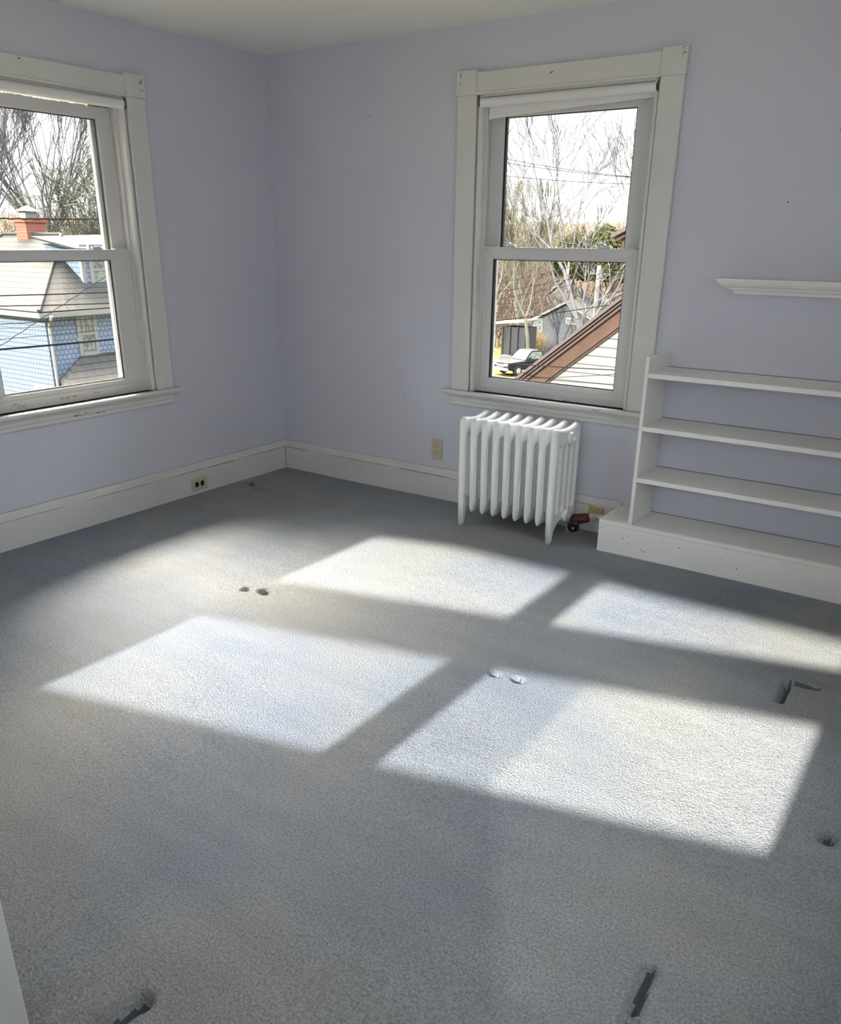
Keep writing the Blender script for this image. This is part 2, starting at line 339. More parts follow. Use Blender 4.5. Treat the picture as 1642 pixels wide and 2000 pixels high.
# baseboards: flat board with a moulded cap
CAPP = [(0, 0), (.020, 0), (.020, .150), (.0215, .1505), (.0215, .158), (.017, .163), (.0165, .172), (.014, .180), (.013, .187), (.009, .192), (0, .192)]
def baseboard(name, p0, p1, nrm, outlet_gap=None):
    p0, p1, nrm = Vector(p0), Vector(p1), Vector(nrm)
    g = MB(); A = [p0+nrm*d+Vector((0,0,z-.004 if z == 0 else z)) for d, z in CAPP]; B = [q+(p1-p0) for q in A]; g.loft(A, B)
    o = g.build(name, M_TRIM); prop(o, kind='structure')
    crack = MB(); q = nrm*.0206
    n = Vector((p1-p0)).normalized(); Lg = (p1-p0).length; rnd = random.Random(len(name)); t = .03
    while t < Lg-.1:
        l = rnd.uniform(.15, .5); a = p0+n*t+nrm*.0195; b = p0+n*min(Lg, t+l)+nrm*.0195
        th = rnd.uniform(.0012, .0030)
        crack.add([a+Vector((0,0,.1495)), b+Vector((0,0,.1495)), b+Vector((0,0,.1495-th)), a+Vector((0,0,.1495-th)),
                   a+nrm*.0008+Vector((0,0,.1495)), b+nrm*.0008+Vector((0,0,.1495)), b+nrm*.0008+Vector((0,0,.1495-th)), a+nrm*.0008+Vector((0,0,.1495-th))],
                  [(0,1,2,3),(4,5,6,7),(0,1,5,4),(1,2,6,5),(2,3,7,6),(3,0,4,7)]); t += l+rnd.uniform(.02, .3)
    crack.tube([p0+nrm*.0006+Vector((0, 0, .1922)), p1+nrm*.0006+Vector((0, 0, .1922))], .0009, 4)
    crack.build('paint_crack', M_CHIP, o)
    return o
baseboard('baseboard_back', (0, 0, 0), (2.46, 0, 0), (0, -1, 0))
baseboard('baseboard_left', (0, -5.2, 0), (0, 0, 0), (1, 0, 0))
prop(MB().tube([(.0212, -.0212, .002), (.0212, -.0212, .150)], .0014, 5).build('trim_3', M_CHIP), kind='structure')
# thin plaster bead lines at the ceiling and the corner
g = MB(); g.tube([(0.002,-.002,.19),(0.002,-.002,H)], .0035, 6); prop(g.build('trim_2', mat('pale_corner_bead', (.62,.62,.67), .7)), kind='structure')
# wing wall whose door casing shows at the bottom left
g = MB(); g.box(2.535, 2.598, wy(2.56)-.02, -3.545, 0, H); prop(g.build('wall_wing', M_WALL), kind='structure')
tr = MB().box(2.598, 2.617, -3.66, -3.53, 0, H).build('trim_1', M_TRIM, bevel=.004); prop(tr, kind='structure')
MB().box(2.53, 2.6165, -3.545, -3.530, 0, H).build('casing_edge', M_TRIM, tr, bevel=.003)
MB().box(2.598, 2.624, -3.72, -3.648, 0, H).build('casing_back_band', M_TRIM, tr, bevel=.004)

# ------------------------------------------------------------------ windows in view
def mitred(g, a, b, z0, z1, w, v0, v1, wb=None, wt=None, mi=0):
    """four mitred members of a rectangular frame as separate solids"""
    wb = wb or w; wt = wt or w; e = .0004
    quads = [[(a,z0),(a+w,z0+wb),(a+w,z1-wt),(a,z1)], [(b,z1),(b-w,z1-wt),(b-w,z0+wb),(b,z0)],
             [(a+e,z1),(a+w+e,z1-wt),(b-w-e,z1-wt),(b-e,z1)], [(b-e,z0),(b-w-e,z0+wb),(a+w+e,z0+wb),(a+e,z0)]]
    for q in quads: g.extrude([(u, v0, z) for u, z in q], (0, v1-v0, 0), mi)
    return g
def make_window(name, P, rz, lower, upper, zh, gasket_left, chips):
    a, b, z0, z1 = P['a'], P['b'], P['z0'], P['z1']; cw = .112
    root = empty(name, (0, 0, 0), rz, kind='structure')
    # casing legs, head, corner blocks
    for s, (p, q) in (('l', (a-cw, a)), ('r', (b, b+cw))):
        bx('side_casing', M_TRIM, root, p, q, -.022, 0, z0, z1, bevel=.004)
    hz = zh-.013
    bx('head_casing', M_TRIM, root, a, b, -.022, 0, z1-.002, hz, bevel=.003)
    MB().box(a, b, -.027, -.02, z1-.004, z1+.010).build('head_bead', M_TRIM, root, bevel=.003)
    for (p, q) in ((a-cw-.004, a+.001), (b-.001, b+cw+.004)):
        bx('corner_block', M_TRIM, root, p, q, -.028, 0, z1-.001, zh, bevel=.0025)
    # jamb lining
    g = MB(); g.box(a-.002, a+.012, 0, T, z0, z1); g.box(b-.012, b+.002, 0, T, z0, z1); g.box(a, b, 0, T, z1-.012, z1+.002)
    g.build('jamb', M_TRIM, root)
    g = MB()
    for s_, e_ in ((a+.004, 1), (b-.004, -1)):
        prof = [(0,.034),(0,-.002),(.006,-.009),(.014,-.010),(.022,-.004),(.024,.008),(.024,.034)]
        A = [(s_+e_*u, v, z0+.0) for u, v in prof]; B = [(x, y, z1-.01) for x, y, _ in A]; g.loft(A, B)
    g.build('window_stop', M_TRIM, root, bevel=.001)
    # fixed vinyl frame with side channel
    fa, fb, fz0, fz1 = a+.012, b-.012, z0, z1-.012
    g = MB()
    for s_, e_ in ((fa, 1), (fb, -1)):
        g.box(s_, s_+e_*.030, .034, .050, fz0, fz1); g.box(s_, s_+e_*.018, .050, .084, fz0, fz1); g.box(s_, s_+e_*.030, .084, .090, fz0, fz1); g.box(s_, s_+e_*.018, .09, .14, fz0, fz1)
    g.box(fa, fb, .05, .14, fz1-.030, fz1); g.box(fa, fb, .034, .05, fz1-.02, fz1)
    g.build('vinyl_frame', M_VINYL, root, bevel=.0015)
    # outer blind stops of the frame, standing outside the panes
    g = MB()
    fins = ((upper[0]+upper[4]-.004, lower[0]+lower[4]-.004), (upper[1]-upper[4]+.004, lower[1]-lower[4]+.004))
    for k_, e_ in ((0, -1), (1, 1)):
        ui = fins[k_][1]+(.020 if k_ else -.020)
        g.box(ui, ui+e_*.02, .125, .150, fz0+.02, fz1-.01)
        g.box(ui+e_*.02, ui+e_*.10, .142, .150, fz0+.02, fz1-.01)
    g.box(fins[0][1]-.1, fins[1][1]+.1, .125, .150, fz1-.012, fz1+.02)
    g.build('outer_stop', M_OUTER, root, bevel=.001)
    # board across the bottom and the sill outside
    g = MB(); g.box(a, b, .036, .050, z0-.003, z0+.050); g.box(a, b, .050, T+.06, z0-.02, z0+.030)
    g.build('sill_board', M_VINYL, root, bevel=.003)
    # sashes
    def sash(nm, q, v0, v1, gv):
        sa, sb, s0, s1, gw, gb, gt = q
        g = MB(); mitred(g, sa, sb, s0, s1, gw, v0, v1, gb, gt)
        so_ = g.build(nm, M_VINYL, root, bevel=.0018)
        g = MB(); mitred(g, sa+gw-.001, sb-gw+.001, s0+gb-.001, s1-gt+.001, .006, v0+.007, v1-.007); g.build('glazing_bead', M_VINYL, so_)
        k = .003
        g = MB(); mitred(g, sa+gw+.003, sb-gw-.003, s0+gb+.003, s1-gt-.003, k+.003, gv-.004, gv+.006); 
        if gasket_left: g.box(sa+gw+.002, sa+gw+.012, gv-.012, gv+.006, s0+gb+.004, s1-gt-.004)
        g.build('gasket', M_GASKET, so_)
        MB().box(sa+gw+.003, sb-gw-.003, gv, gv+.004, s0+gb+.003, s1-gt-.003).build('glass_pane', M_GLASS, so_)
        return so_
    lo = sash('lower_sash', lower, .045, .080, .060)
    upp = sash('upper_sash', upper, .086, .118, .100)
    # ledge on the meeting rail, locks and tilt latches
    sa, sb, s0, s1, gw, gb, gt = lower
    MB().box(sa, sb, .040, .082, s1-.001, s1+.005).build('meeting_ledge', M_VINYL, lo, bevel=.001)
    W = sb-sa
    for fr in (.18, .80):
        u = sa+W*fr
        lk = MB().box(u-.028, u+.028, .048, .078, s1+.005, s1+.014).box(u-.016, u+.020, .052, .074, s1+.014, s1+.021).box(u-.046, u-.012, .062, .085, s1+.021, s1+.030).box(u-.046, u-.034, .062, .085, s1+.005, s1+.022).build('sash_lock', M_VINYL, lo, bevel=.002)
    for u in (sa+.035, sb-.05):
        MB().box(u-.04, u+.04, .046, .076, s1+.005, s1+.009).build('tilt_latch', M_VINYL, lo, bevel=.001)
    if gasket_left:
        MB().box(upper[0]+.012, upper[0]+.018, .0845, .0865, 1.52, 1.60).build('balance_slot', M_GASKET, upp)
    # stool, cove and apron
    so2 = z0
    g = MB()
    prof = [(.036,0),(.036,-.024),(-.044,-.024),(-.050,-.020),(-.053,-.012),(-.050,-.004),(-.044,0)]
    A = [(a-.0, v, so2+z) for v, z in prof]; B = [(b+.0, v, so2+z) for v, z in prof]
    g.box(a, b, -.02, .036, so2-.024, so2)
    prof2 = [(0,0),(0,-.024),(-.046,-.024),(-.052,-.020),(-.055,-.012),(-.052,-.004),(-.046,0)]
    g.loft([(a-.155, v, so2+z) for v, z in prof2], [(b+.155, v, so2+z) for v, z in prof2])
    g.build('stool', M_TRIM, root, bevel=.002)
    cv = [(0,-.024),(-.036,-.024),(-.036,-.030),(-.030,-.034),(-.024,-.042),(-.023,-.050),(0,-.050)]
    ap = [(0,-.050),(-.020,-.050),(-.022,-.054),(-.022,-.060),(-.017,-.064),(-.017,-.083),(-.014,-.087),(0,-.087)]
    g = MB(); g.loft([(a-cw, v, so2+z) for v, z in cv], [(b+cw, v, so2+z) for v, z in cv]); g.build('cove_moulding', M_TRIM, root)
    g = MB(); g.loft([(a-cw, v, so2+z) for v, z in ap], [(b+cw, v, so2+z) for v, z in ap]); g.build('apron', M_TRIM, root, bevel=.001)
    # chipped paint: small dark flakes, nail holes
    rnd = random.Random(5); g = MB()
    for (u, v, z, du, dz, n) in chips:
        for i in range(n):
            cu, cz = u+rnd.uniform(-du, du), z+rnd.uniform(-dz, dz); ru, rz_ = rnd.uniform(.0012, .0045)*(1.8 if du > dz else .7), rnd.uniform(.0007, .0022)*(1 if du > dz else 2.0)
            pts = [(cu+ru*math.cos(t*1.047)*rnd.uniform(.6, 1.2), v, cz+rz_*math.sin(t*1.047)*rnd.uniform(.6, 1.2)) for t in range(6)]
            g.extrude(pts, (0, -.0007, 0))
    g.build('paint_chips', M_CHIP, root)
    return root
# window_1 is the one in the left wall: local u runs along world y
make_window('window_1', WL, R(90), (-2.015, -1.075, .715, 1.424, .113, .035, .043), (-2.030, -1.060, 1.375, 2.105, .090, .045, .052), 2.264, False,
            [(-.945,-.0287,2.215,.010,.028,16),(-1.60,-.0227,2.24,.003,.003,2),(-1.85,.0355,.700,.05,.010,14),(-1.56,.0355,.703,.06,.006,12),(-1.38,.0355,.706,.03,.003,5),
             (-1.55,-.0225,.614,.04,.007,12),(-1.43,-.0225,.612,.03,.005,9),(-1.25,-.0145,.592,.03,.003,3),(-1.05,-.0002,1.43,.004,.01,4),(-1.045,.033,.70,.006,.02,8)])
make_window('window_2', WB, 0, (1.524, 2.393, .722, 1.455, .056, .038, .052), (1.500, 2.405, 1.398, 2.140, .097, .045, .050), 2.296, True,
            [(1.392,-.0287,2.255,.004,.03,9),(1.90,-.0227,2.243,.006,.006,5),(2.535,-.0287,2.27,.010,.02,7),(1.383,-.0287,2.20,.003,.003,1),(2.535,-.0227,.74,.004,.018,5),
             (1.9,.0355,.689,.4,.003,18),(2.30,-.0565,.674,.03,.004,4)])
# small bare wall plate for a missing curtain rod bracket at the foot of the casing
# ------------------------------------------------------------------ roller shades
def shade(name, label, u0, u1, v, z, r, rz, flap):
    t = empty(name, (0, 0, 0), rz, label=label, cat='roller shade')
    MB().tube([(u0, v, z), (u1, v, z)], r, 24).build('fabric_roll', M_SHADE, t, smooth=False)
    for s_, u in ((-1, u0), (1, u1)):
        MB().tube([(u, v, z), (u+s_*.006, v, z)], r*.93, 20).build('end_cap', M_BRACKET, t)
        MB().box(u+s_*.005, u+s_*.010, v-r*.8, v+r, z-r*.9, z+r*1.15).build('bracket', M_BRACKET, t, bevel=.001)
    if flap:
        n = 24; g = MB(); vs = []
        f0, f1, zl, zr = flap
        for i in range(n+1):
            f = i/n; u = f0+(f1-f0)*f; zb = zl+(zr-zl)*f**.8
            for (vv, zz) in ((v+r*.95, z), (v+r*.8, zb), (v+r*.8+.0012, zb), (v+r*.95+.0012, z)): vs.append((u, vv+.002*math.sin(f*9), zz))
        fs = []
        for i in range(n):
            for j in range(4): fs.append((i*4+j, i*4+(j+1) % 4, (i+1)*4+(j+1) % 4, (i+1)*4+j))
        g.add(vs, fs+[(0,1,2,3), (n*4,n*4+3,n*4+2,n*4+1)]); g.build('hanging_hem', M_SHADE, t)
    return t
shade('roller_shade', 'rolled up white shade with no fabric hanging, at the top of the left wall window', -2.035, -1.052, .0, 2.122, .023, R(90), None)
shade('roller_shade', 'white roller shade with a strip of skewed fabric hanging, above the radiator window', 1.502, 2.422, .004, 2.148, .022, 0, (1.538, 2.410, 2.072, 2.110))

# ------------------------------------------------------------------ outlets
def outlet(u0, u1, z0, z1, rz, label, dark, horiz):
    t = empty('wall_outlet', ((0, 0, 0)), rz, label=label, cat='outlet')
    v = -.020 if horiz or rz else 0
    plate = MB().box(u0, u1, v-.005, v, z0, z1).build('cover_plate', M_ALMOND, t, bevel=.0025)
    uc, zc = (u0+u1)/2, (z0+z1)/2
    for s in (-1, 1):
        cu, cz = (uc+s*.0215, zc) if horiz else (uc, zc+s*.0215)
        pts = []
        for k in range(20):
            a_ = 2*math.pi*k/20; x, y = .0168*math.cos(a_), .0168*math.sin(a_)
            if horiz: x = max(-.0135, min(.0135, x))
            else: y = max(-.0135, min(.0135, y))
            pts.append((cu+x, v-.004, cz+y))
        rec = MB().extrude(pts, (0, -.0022, 0)).build('receptacle', M_BLACK if dark else M_ALMOND, t, bevel=.0006)
        g = MB()
        if not dark:
            for du in (-.0062, .0062): g.box(cu+du-.0012, cu+du+.0012, v-.0066, v-.006, cz-.001, cz+.0075)
            g.tube([(cu, v-.0062, cz-.0075), (cu, v-.0066, cz-.0075)], .0026, 8)
            g.build('slots', M_BLACK, rec)
    MB().tube([(uc, v-.005, zc), (uc, v-.0064, zc)], .003, 10).build('screw', M_METAL if not dark else M_ALMOND, t)
    return t
outlet(1.229, 1.308, .244, .372, 0, 'almond duplex outlet on the lavender wall left of the radiator', False, False)
outlet(-.861, -.740, .020, .103, R(90), 'almond outlet with black sockets set in the baseboard below the left window', True, True)
t = empty('phone_jack', (0, 0, 0), 0, label='tan jack plate on the baseboard between radiator and bench', cat='jack')
MB().box(2.288, 2.372, -.032, -.020, .078, .142).build('cover_plate', M_TAN, t, bevel=.003)
MB().tube([(2.318, -.032, .112), (2.318, -.0328, .112)], .006, 10).build('jack_hole', M_CHIP, t)
g = MB().tube([(2.29,-.026,.118),(2.26,-.028,.114),(2.15,-.026,.117),(2.0,-.024,.120),(1.6,-.024,.135),(1.45,-.024,.148),(1.36,-.0235,.150)], .0022, 6)
prop(g.build('phone_cable', M_TRIM, smooth=True), 'thin painted cable running along the baseboard behind the radiator', 'cable')

# ------------------------------------------------------------------ radiator
def curve_plate(outer, holes, ext, bev, res=1):
    cu = bpy.data.curves.new('plate', 'CURVE'); cu.dimensions = '2D'; cu.fill_mode = 'BOTH'; cu.extrude = ext; cu.bevel_depth = bev; cu.bevel_resolution = res
    cu.offset = -bev
    for pts in [outer]+holes:
        sp = cu.splines.new('POLY'); sp.points.add(len(pts)-1); sp.use_cyclic_u = True
        for i, (x, y) in enumerate(pts): sp.points[i].co = (x, y, 0, 1)
    o = bpy.data.objects.new('tmp', cu); C.objects.link(o); dg = bpy.context.evaluated_depsgraph_get(); dg.update()
    me = bpy.data.meshes.new_from_object(o.evaluated_get(dg)); bpy.data.objects.remove(o); bpy.data.curves.remove(cu)
    return me
def slot_pts(y, z0, z1, r):
    return [(y+r*math.cos(t), z1-r+r*math.sin(t)) for t in [math.pi*k/8 for k in range(9)]] + [(y+r*math.cos(t), z0+r+r*math.sin(t)) for t in [math.pi+math.pi*k/8 for k in range(9)]]
YF, YB = -.367, -.075
def section_mesh(leg):
    # (y, z) outline, y toward the wall
    top = [(YF, .585), (YF+.010, .602), (YF+.024, .611), (YF+.050, .606), (YF+.095, .598), ((YF+YB)/2, .594), (YB-.095, .598), (YB-.050, .606), (YB-.024, .611), (YB-.010, .602), (YB, .585)]
    if leg: bot = [(YB, .14), (YB-.002, 0), (YB-.034, 0), (YB-.046, .06), (YB-.085, .10), ((YF+YB)/2, .105), (YF+.085, .10), (YF+.050, .06), (YF+.036, 0), (YF+.002, 0), (YF, .14)]
    else: bot = [(YB, .110), (YB-.012, .088), (YB-.05, .086), ((YF+YB)/2, .095), (YF+.05, .086), (YF+.012, .088), (YF, .110)]
    outer = top+bot
    mid = (YF+YB)/2; sp = (YB-YF-.052)/3
    holes = [slot_pts(YF+.050+.064*k, .165, .515, .0150) for k in range(4)]
    me = curve_plate(outer, holes, .0085, .0105, 0)
    # plate lies in local xy -> turn to world yz, thickness along x; pinch the lower tip to a V
    for v in me.vertices:
        x, y, z = v.co
        if not leg and y < .135: z *= max(.2, 1-(.135-y)/.048*.8)
        if leg and y < .10: z *= .80
        v.co = (z, x, y)
    bm = bmesh.new(); bm.from_mesh(me); bmesh.ops.remove_doubles(bm, verts=bm.verts, dist=.0001); bmesh.ops.recalc_face_normals(bm, faces=bm.faces)
    def cyl(zc, x0, x1, r):
        mt = Matrix.Translation(((x0+x1)/2, -.205, zc)) @ Matrix.Rotation(math.pi/2, 4, 'Y')
        bmesh.ops.create_cone(bm, cap_ends=True, segments=20, radius1=r, radius2=r, depth=x1-x0, matrix=mt)
    for zc in (.545, .128): cyl(zc, -.035, .0355, .033)
    bm.to_mesh(me); bm.free()
    return me
me_mid, me_leg = section_mesh(False), section_mesh(True)
rad = empty('radiator', (1.93, -.22, 0), 0, label='white cast iron radiator of nine sections standing under the window', cat='radiator')
M_RADM = M_RAD
xs = [1.664+i*.0677 for i in range(9)]
me_mid.materials.append(M_RAD); me_leg.materials.append(M_RAD)
for i, x in enumerate(xs):
    o = bpy.data.objects.new('radiator_section', me_leg if i in (0, 8) else me_mid); C.objects.link(o); o.parent = rad; o.location = (x-1.93, .22, 0)
def radp(name, g, m, **k): o = g.build(name, m, rad, **k); o.location = (-1.93, .22, 0); return o
XE = xs[-1]+.023
g = MB().tube([(XE, -.205, .545), (XE+.006, -.205, .545)], .034, 24).tube([(XE+.006, -.205, .545), (XE+.013, -.205, .545)], .025, 20)
g.box(XE+.013, XE+.028, -.2135, -.1965, .5365, .5535)
radp('hub_plug', g, M_RAD, bevel=.0015)
g = MB().tube([(XE, -.205, .128), (XE+.008, -.205, .128)], .037, 24).tube([(XE+.008, -.205, .128), (XE+.016, -.205, .128)], .030, 20)
radp('hub_boss', g, M_RAD, bevel=.0015)
g = MB().tube([(XE+.016, -.205, .122), (XE+.034, -.205, .120)], .026, 6).tube([(XE+.034, -.205, .120), (XE+.038, -.205, .119)], .030, 20)
radp('valve_nut', g, M_METAL, bevel=.001)
g = MB().tube([(xs[-1]-.01, -.165, .085), (xs[-1]+.03, -.175, .074)], [.012, .010], 12); radp('air_vent', g, M_METAL, bevel=.001)

# valve: a thing of its own fixed to the radiator pipe
vx, vy, vz = XE+.038, -.205, .112
val = empty('radiator_valve', (vx, vy, 0), 0, label='dark red valve with a round black handle between radiator and bench', cat='valve')
def vp(name, g, m, **k): o = g.build(name, m, val, **k); o.location = (-vx, -vy, 0); return o
vp('valve_body', MB().tube([(vx-.004, vy, .112), (vx+.02, vy+.01, .112), (vx+.055, vy+.035, .118), (vx+.075, vy+.05, .122)], [.024, .029, .027, .024], 18), M_RED, smooth=True)
hd = Vector((.30, -.80, -.22)).normalized(); hc = Vector((vx+.020, vy-.012, .100))
vp('valve_stem', MB().tube([hc+hd*(-.0), hc+hd*.03], .016, 14), M_RED)
vp('valve_handle', MB().tube([hc+hd*.022, hc+hd*.030, hc+hd*.048, hc+hd*.054], [.026, .032, .032, .026], 12), M_BLACK)
vp('handle_screw', MB().tube([hc+hd*.053, hc+hd*.058], .005, 10), M_BRIGHT)
pa = Vector((vx+.075, vy+.05, .122)); 
vp('union_nut', MB().tube([pa, pa+Vector((.018,.012,.002))], .022, 6).tube([pa+Vector((.018,.012,.002)), pa+Vector((.026,.017,.002))], .026, 18), M_METAL, bevel=.001)
pb = pa+Vector((.026,.017,.002))
vp('supply_pipe', MB().tube([pb, pb+Vector((.03,.016,0)), pb+Vector((.14,.03,-.004))], .017, 16), M_METAL, smooth=True)

# ------------------------------------------------------------------ bench box, bookshelf, crown shelf
BX, BD, BH = 2.4513, .2792, .1703
t = empty('plinth_bench', (BX, 0, 0), 0, label='long low white painted plinth on the carpet under the shelves', cat='bench')
o = MB().box(0, XR-BX-.002, -BD, -.002, -.004, BH-.023).build('front_board', M_SHELF, t, bevel=.002)
o = MB().box(-.001, XR-BX-.002, -BD-.0015, -.001, BH-.0222, BH).build('top_board', M_SHELF, t, bevel=.002)
g = MB(); rnd = random.Random(9)
for (x, z) in ((.065,.118),(.165,.110),(.135,.092),(.168,.070),(.33,.112),(.235,.050),(.25,.045),(.28,.052),(.62,.09),(.70,.06),(.42,.105),(.02,.13)):
    r = rnd.uniform(.002, .0042)
    g.extrude([(x+r*math.cos(k)*rnd.uniform(.7, 1.4), -BD+.0004, z+r*.6*math.sin(k)) for k in range(6)], (0, -.001, 0))
g.build('plinth_paint_chips', M_CHIP, t)  # dark paint chips on the plinth front, one mesh
U0, U1, UD, UH = 2.606, 2.6235, .2815, .9955
t = empty('bookshelf', (U0, 0, BH), 0, label='open white painted bookshelf with three shelves standing on the plinth', cat='bookshelf')
def bsp(name, g, m=M_SHELF, **k): o = g.build(name, m, t, **k); o.location = (-U0, 0, -BH); return o
bsp('side_panel', MB().box(U0, U1, -UD, -.002, BH+.0005, UH), bevel=.0015)
bsp('side_panel', MB().box(4.60, 4.6175, -UD, -.002, BH+.0005, UH), bevel=.0015)
for z in (.9215, .670, .4164):
    bsp('shelf', MB().box(U1+.0003, 4.5995, -UD+.0005, -.002, z-.0225, z), bevel=.0015)
g = MB()
for z in (.9215, .670, .4164, BH): g.tube([(U1, -.0015, z+.0008), (4.6, -.0015, z+.0008)], .0012, 5)
bsp('back_gap', g, M_CHIP)
# crown moulding ledge with mitred return
t = empty('crown_shelf', (2.825, 0, 1.342), 0, label='short white crown moulding ledge on the wall above the bookshelf', cat='wall shelf')
prof = [(.108, 1.342), (.108, 1.336), (.102, 1.333), (.098, 1.325), (.086, 1.314), (.070, 1.306), (.060, 1.302), (.060, 1.298), (.050, 1.296), (.042, 1.291), (.036, 1.284), (.034, 1.279), (.034, 1.2765)]
g = MB(); n = len(prof); X1 = 4.15
vs = []
for d_, z in prof:
    k = .108-d_
    vs += [(2.823+k, 0, z), (2.823+k, -d_, z), (X1-k, -d_, z), (X1-k, 0, z)]
fs = []
for i in range(n-1):
    for j in range(3): fs.append((i*4+j, i*4+j+1, (i+1)*4+j+1, (i+1)*4+j))
    fs.append((i*4+3, i*4, (i+1)*4, (i+1)*4+3))
fs += [(0,1,2,3), ((n-1)*4+3,(n-1)*4+2,(n-1)*4+1,(n-1)*4)]
g.add(vs, fs); o = g.build('crown_moulding', M_SHELF, t); o.location = (-2.825, 0, -1.342)
# tiny nail holes on the wall
g = MB()
for x, z in ((.78,2.13),(3.22,1.93),(3.06,1.66),(1.02,.60)): g.tube([(x,-.001,z),(x,.0005,z)], .003, 8)
o = g.build('nail_marks', M_CHIP); prop(o, kind='structure')

# ================================================================== the world outside
def gz(x, y):
    """height of the ground: falls away into a valley, then a wooded hill"""
    d = math.hypot(x-2, y+2)
    a = -3.6
    if d > 9: a = -3.6-(min(d, 60)-9)*.093
    if d > 60: a = -8.34-(min(d, 88)-60)*.04
    if d > 88: a += (d-88)*.105
    return min(a, 6.5)
xs_ = [-260+8*i for i in range(38)]; ys_ = [-60+8*i for i in range(38)]
g = MB(); vs = []; fs = []
for y in ys_:
    for x in xs_: vs.append((x, y, gz(x, y)+.25*math.sin(x*.21)*math.cos(y*.17)))
n = len(xs_)
for j in range(len(ys_)-1):
    for i in range(n-1): fs.append((j*n+i, j*n+i+1, (j+1)*n+i+1, (j+1)*n+i))
me = bpy.data.meshes.new('ground'); me.from_pydata(vs, [], fs); me.update()
me.materials.append(M_GROUND); me.materials.append(M_WOODS)
for p in me.polygons:
    c = p.center; d = math.hypot(c.x-2, c.y+2); p.material_index = 1 if d > 100 else 0; p.use_smooth = True
o = bpy.data.objects.new('ground', me); C.objects.link(o); prop(o, kind='structure')

# ---- neighbouring wing: cream clapboard gable with a brown rake, close by on the right
Yn = 6.0
t = empty('neighbour_house', (1.5, Yn, -3.6), 0, label='cream clapboard house with brown rake boards close outside the radiator window', cat='house')
def nh(name, g, m, **k): o = g.build(name, m, t, **k); o.location = (-1.5, -Yn, 3.6); return o
SL = .80
xb, zb = -1.40, -.28                      # a point on the roof's upper edge
def ze(x, off=0): return zb+(x-xb)*SL-off
x0, x1 = -4.2, 2.6
g = MB(); g.extrude([(x0+1.6, Yn+.10, -3.8), (x1, Yn+.10, -3.8), (x1, Yn+.10, ze(x1, .30)), (x0+1.6, Yn+.10, ze(x0+1.6, .30))], (0, 5.5, 0)); nh('wall', g, M_CLAP)
def rake(xa, xc, o0, o1, y0, y1): return MB().extrude([(xa, y0, ze(xa, o0)), (xc, y0, ze(xc, o0)), (xc, y0, ze(xc, o1)), (xa, y0, ze(xa, o1))], (0, y1-y0, 0))
nh('rake_board', rake(x0, x1, .135, .345, Yn+.03, Yn+.10), M_BROWN)
nh('rake_moulding', rake(x0, x1, .345, .375, Yn+.06, Yn+.10), M_DKEDGE)
g = rake(x0, x1, .0, .045, Yn-.10, Yn+5.8); nh('roof', g, M_DKEDGE)
g = rake(x0, x1, .055, .085, Yn-.06, Yn+.10); g2 = rake(x0, x1, .095, .135, Yn-.02, Yn+.10); g.add(g2.v, g2.f); nh('crown_edge', g, M_DKEDGE)
# upper roof end with its brown frieze
g = MB(); g.extrude([(-.14, Yn-.12, 1.585), (2.6, Yn-.12, 2.85), (2.6, Yn-.12, 2.80), (-.14, Yn-.12, 1.535)], (0, 4, 0)); nh('upper_roof', g, M_DKEDGE)
g = MB(); g.extrude([(-.10, Yn-.06, 1.545), (2.6, Yn-.06, 2.79), (2.6, Yn-.06, 2.74), (-.10, Yn-.06, 1.50)], (0, 3.8, 0)); nh('upper_moulding', g, M_BROWN)
g = MB(); g.extrude([(-.05, Yn, 1.52), (2.6, Yn, 2.74), (2.6, Yn, 2.55), (-.0, Yn, 1.385)], (0, 3.6, 0)); nh('upper_rake_board', g, M_BROWN)
g = MB(); g.extrude([(.08, Yn+.05, 1.43), (2.6, Yn+.05, 2.60), (2.6, Yn+.05, .9), (.08, Yn+.05, .9)], (0, 3.4, 0)); nh('upper_wall', g, M_CLAP)

# ---- blue shingled house outside the left window
BXF, BY0, BE = -22.0, 11.85, -.80
bl = empty('blue_house', (BXF, BY0, -6.0), 0, label='blue shingled house with pale hip roof outside the left window', cat='house')
def bh(name, g, m, parent=None, **k):
    o = g.build(name, m, parent or bl, **k)
    if parent is None: o.location = (-BXF, -BY0, 6.0)
    return o
XW, YN = -33.0, 23.0
g = MB(); g.box(XW, BXF, BY0, YN, -6.8, BE); bh('wall', g, M_BLUE)
ex, ey, ez = BXF+.35, BY0-.35, BE+.02
AP = Vector((-24.9, 14.8, 1.54)); AL = Vector((-28.6, 14.8+.0, 1.54))
NB = YN+.35; WX = XW-.35
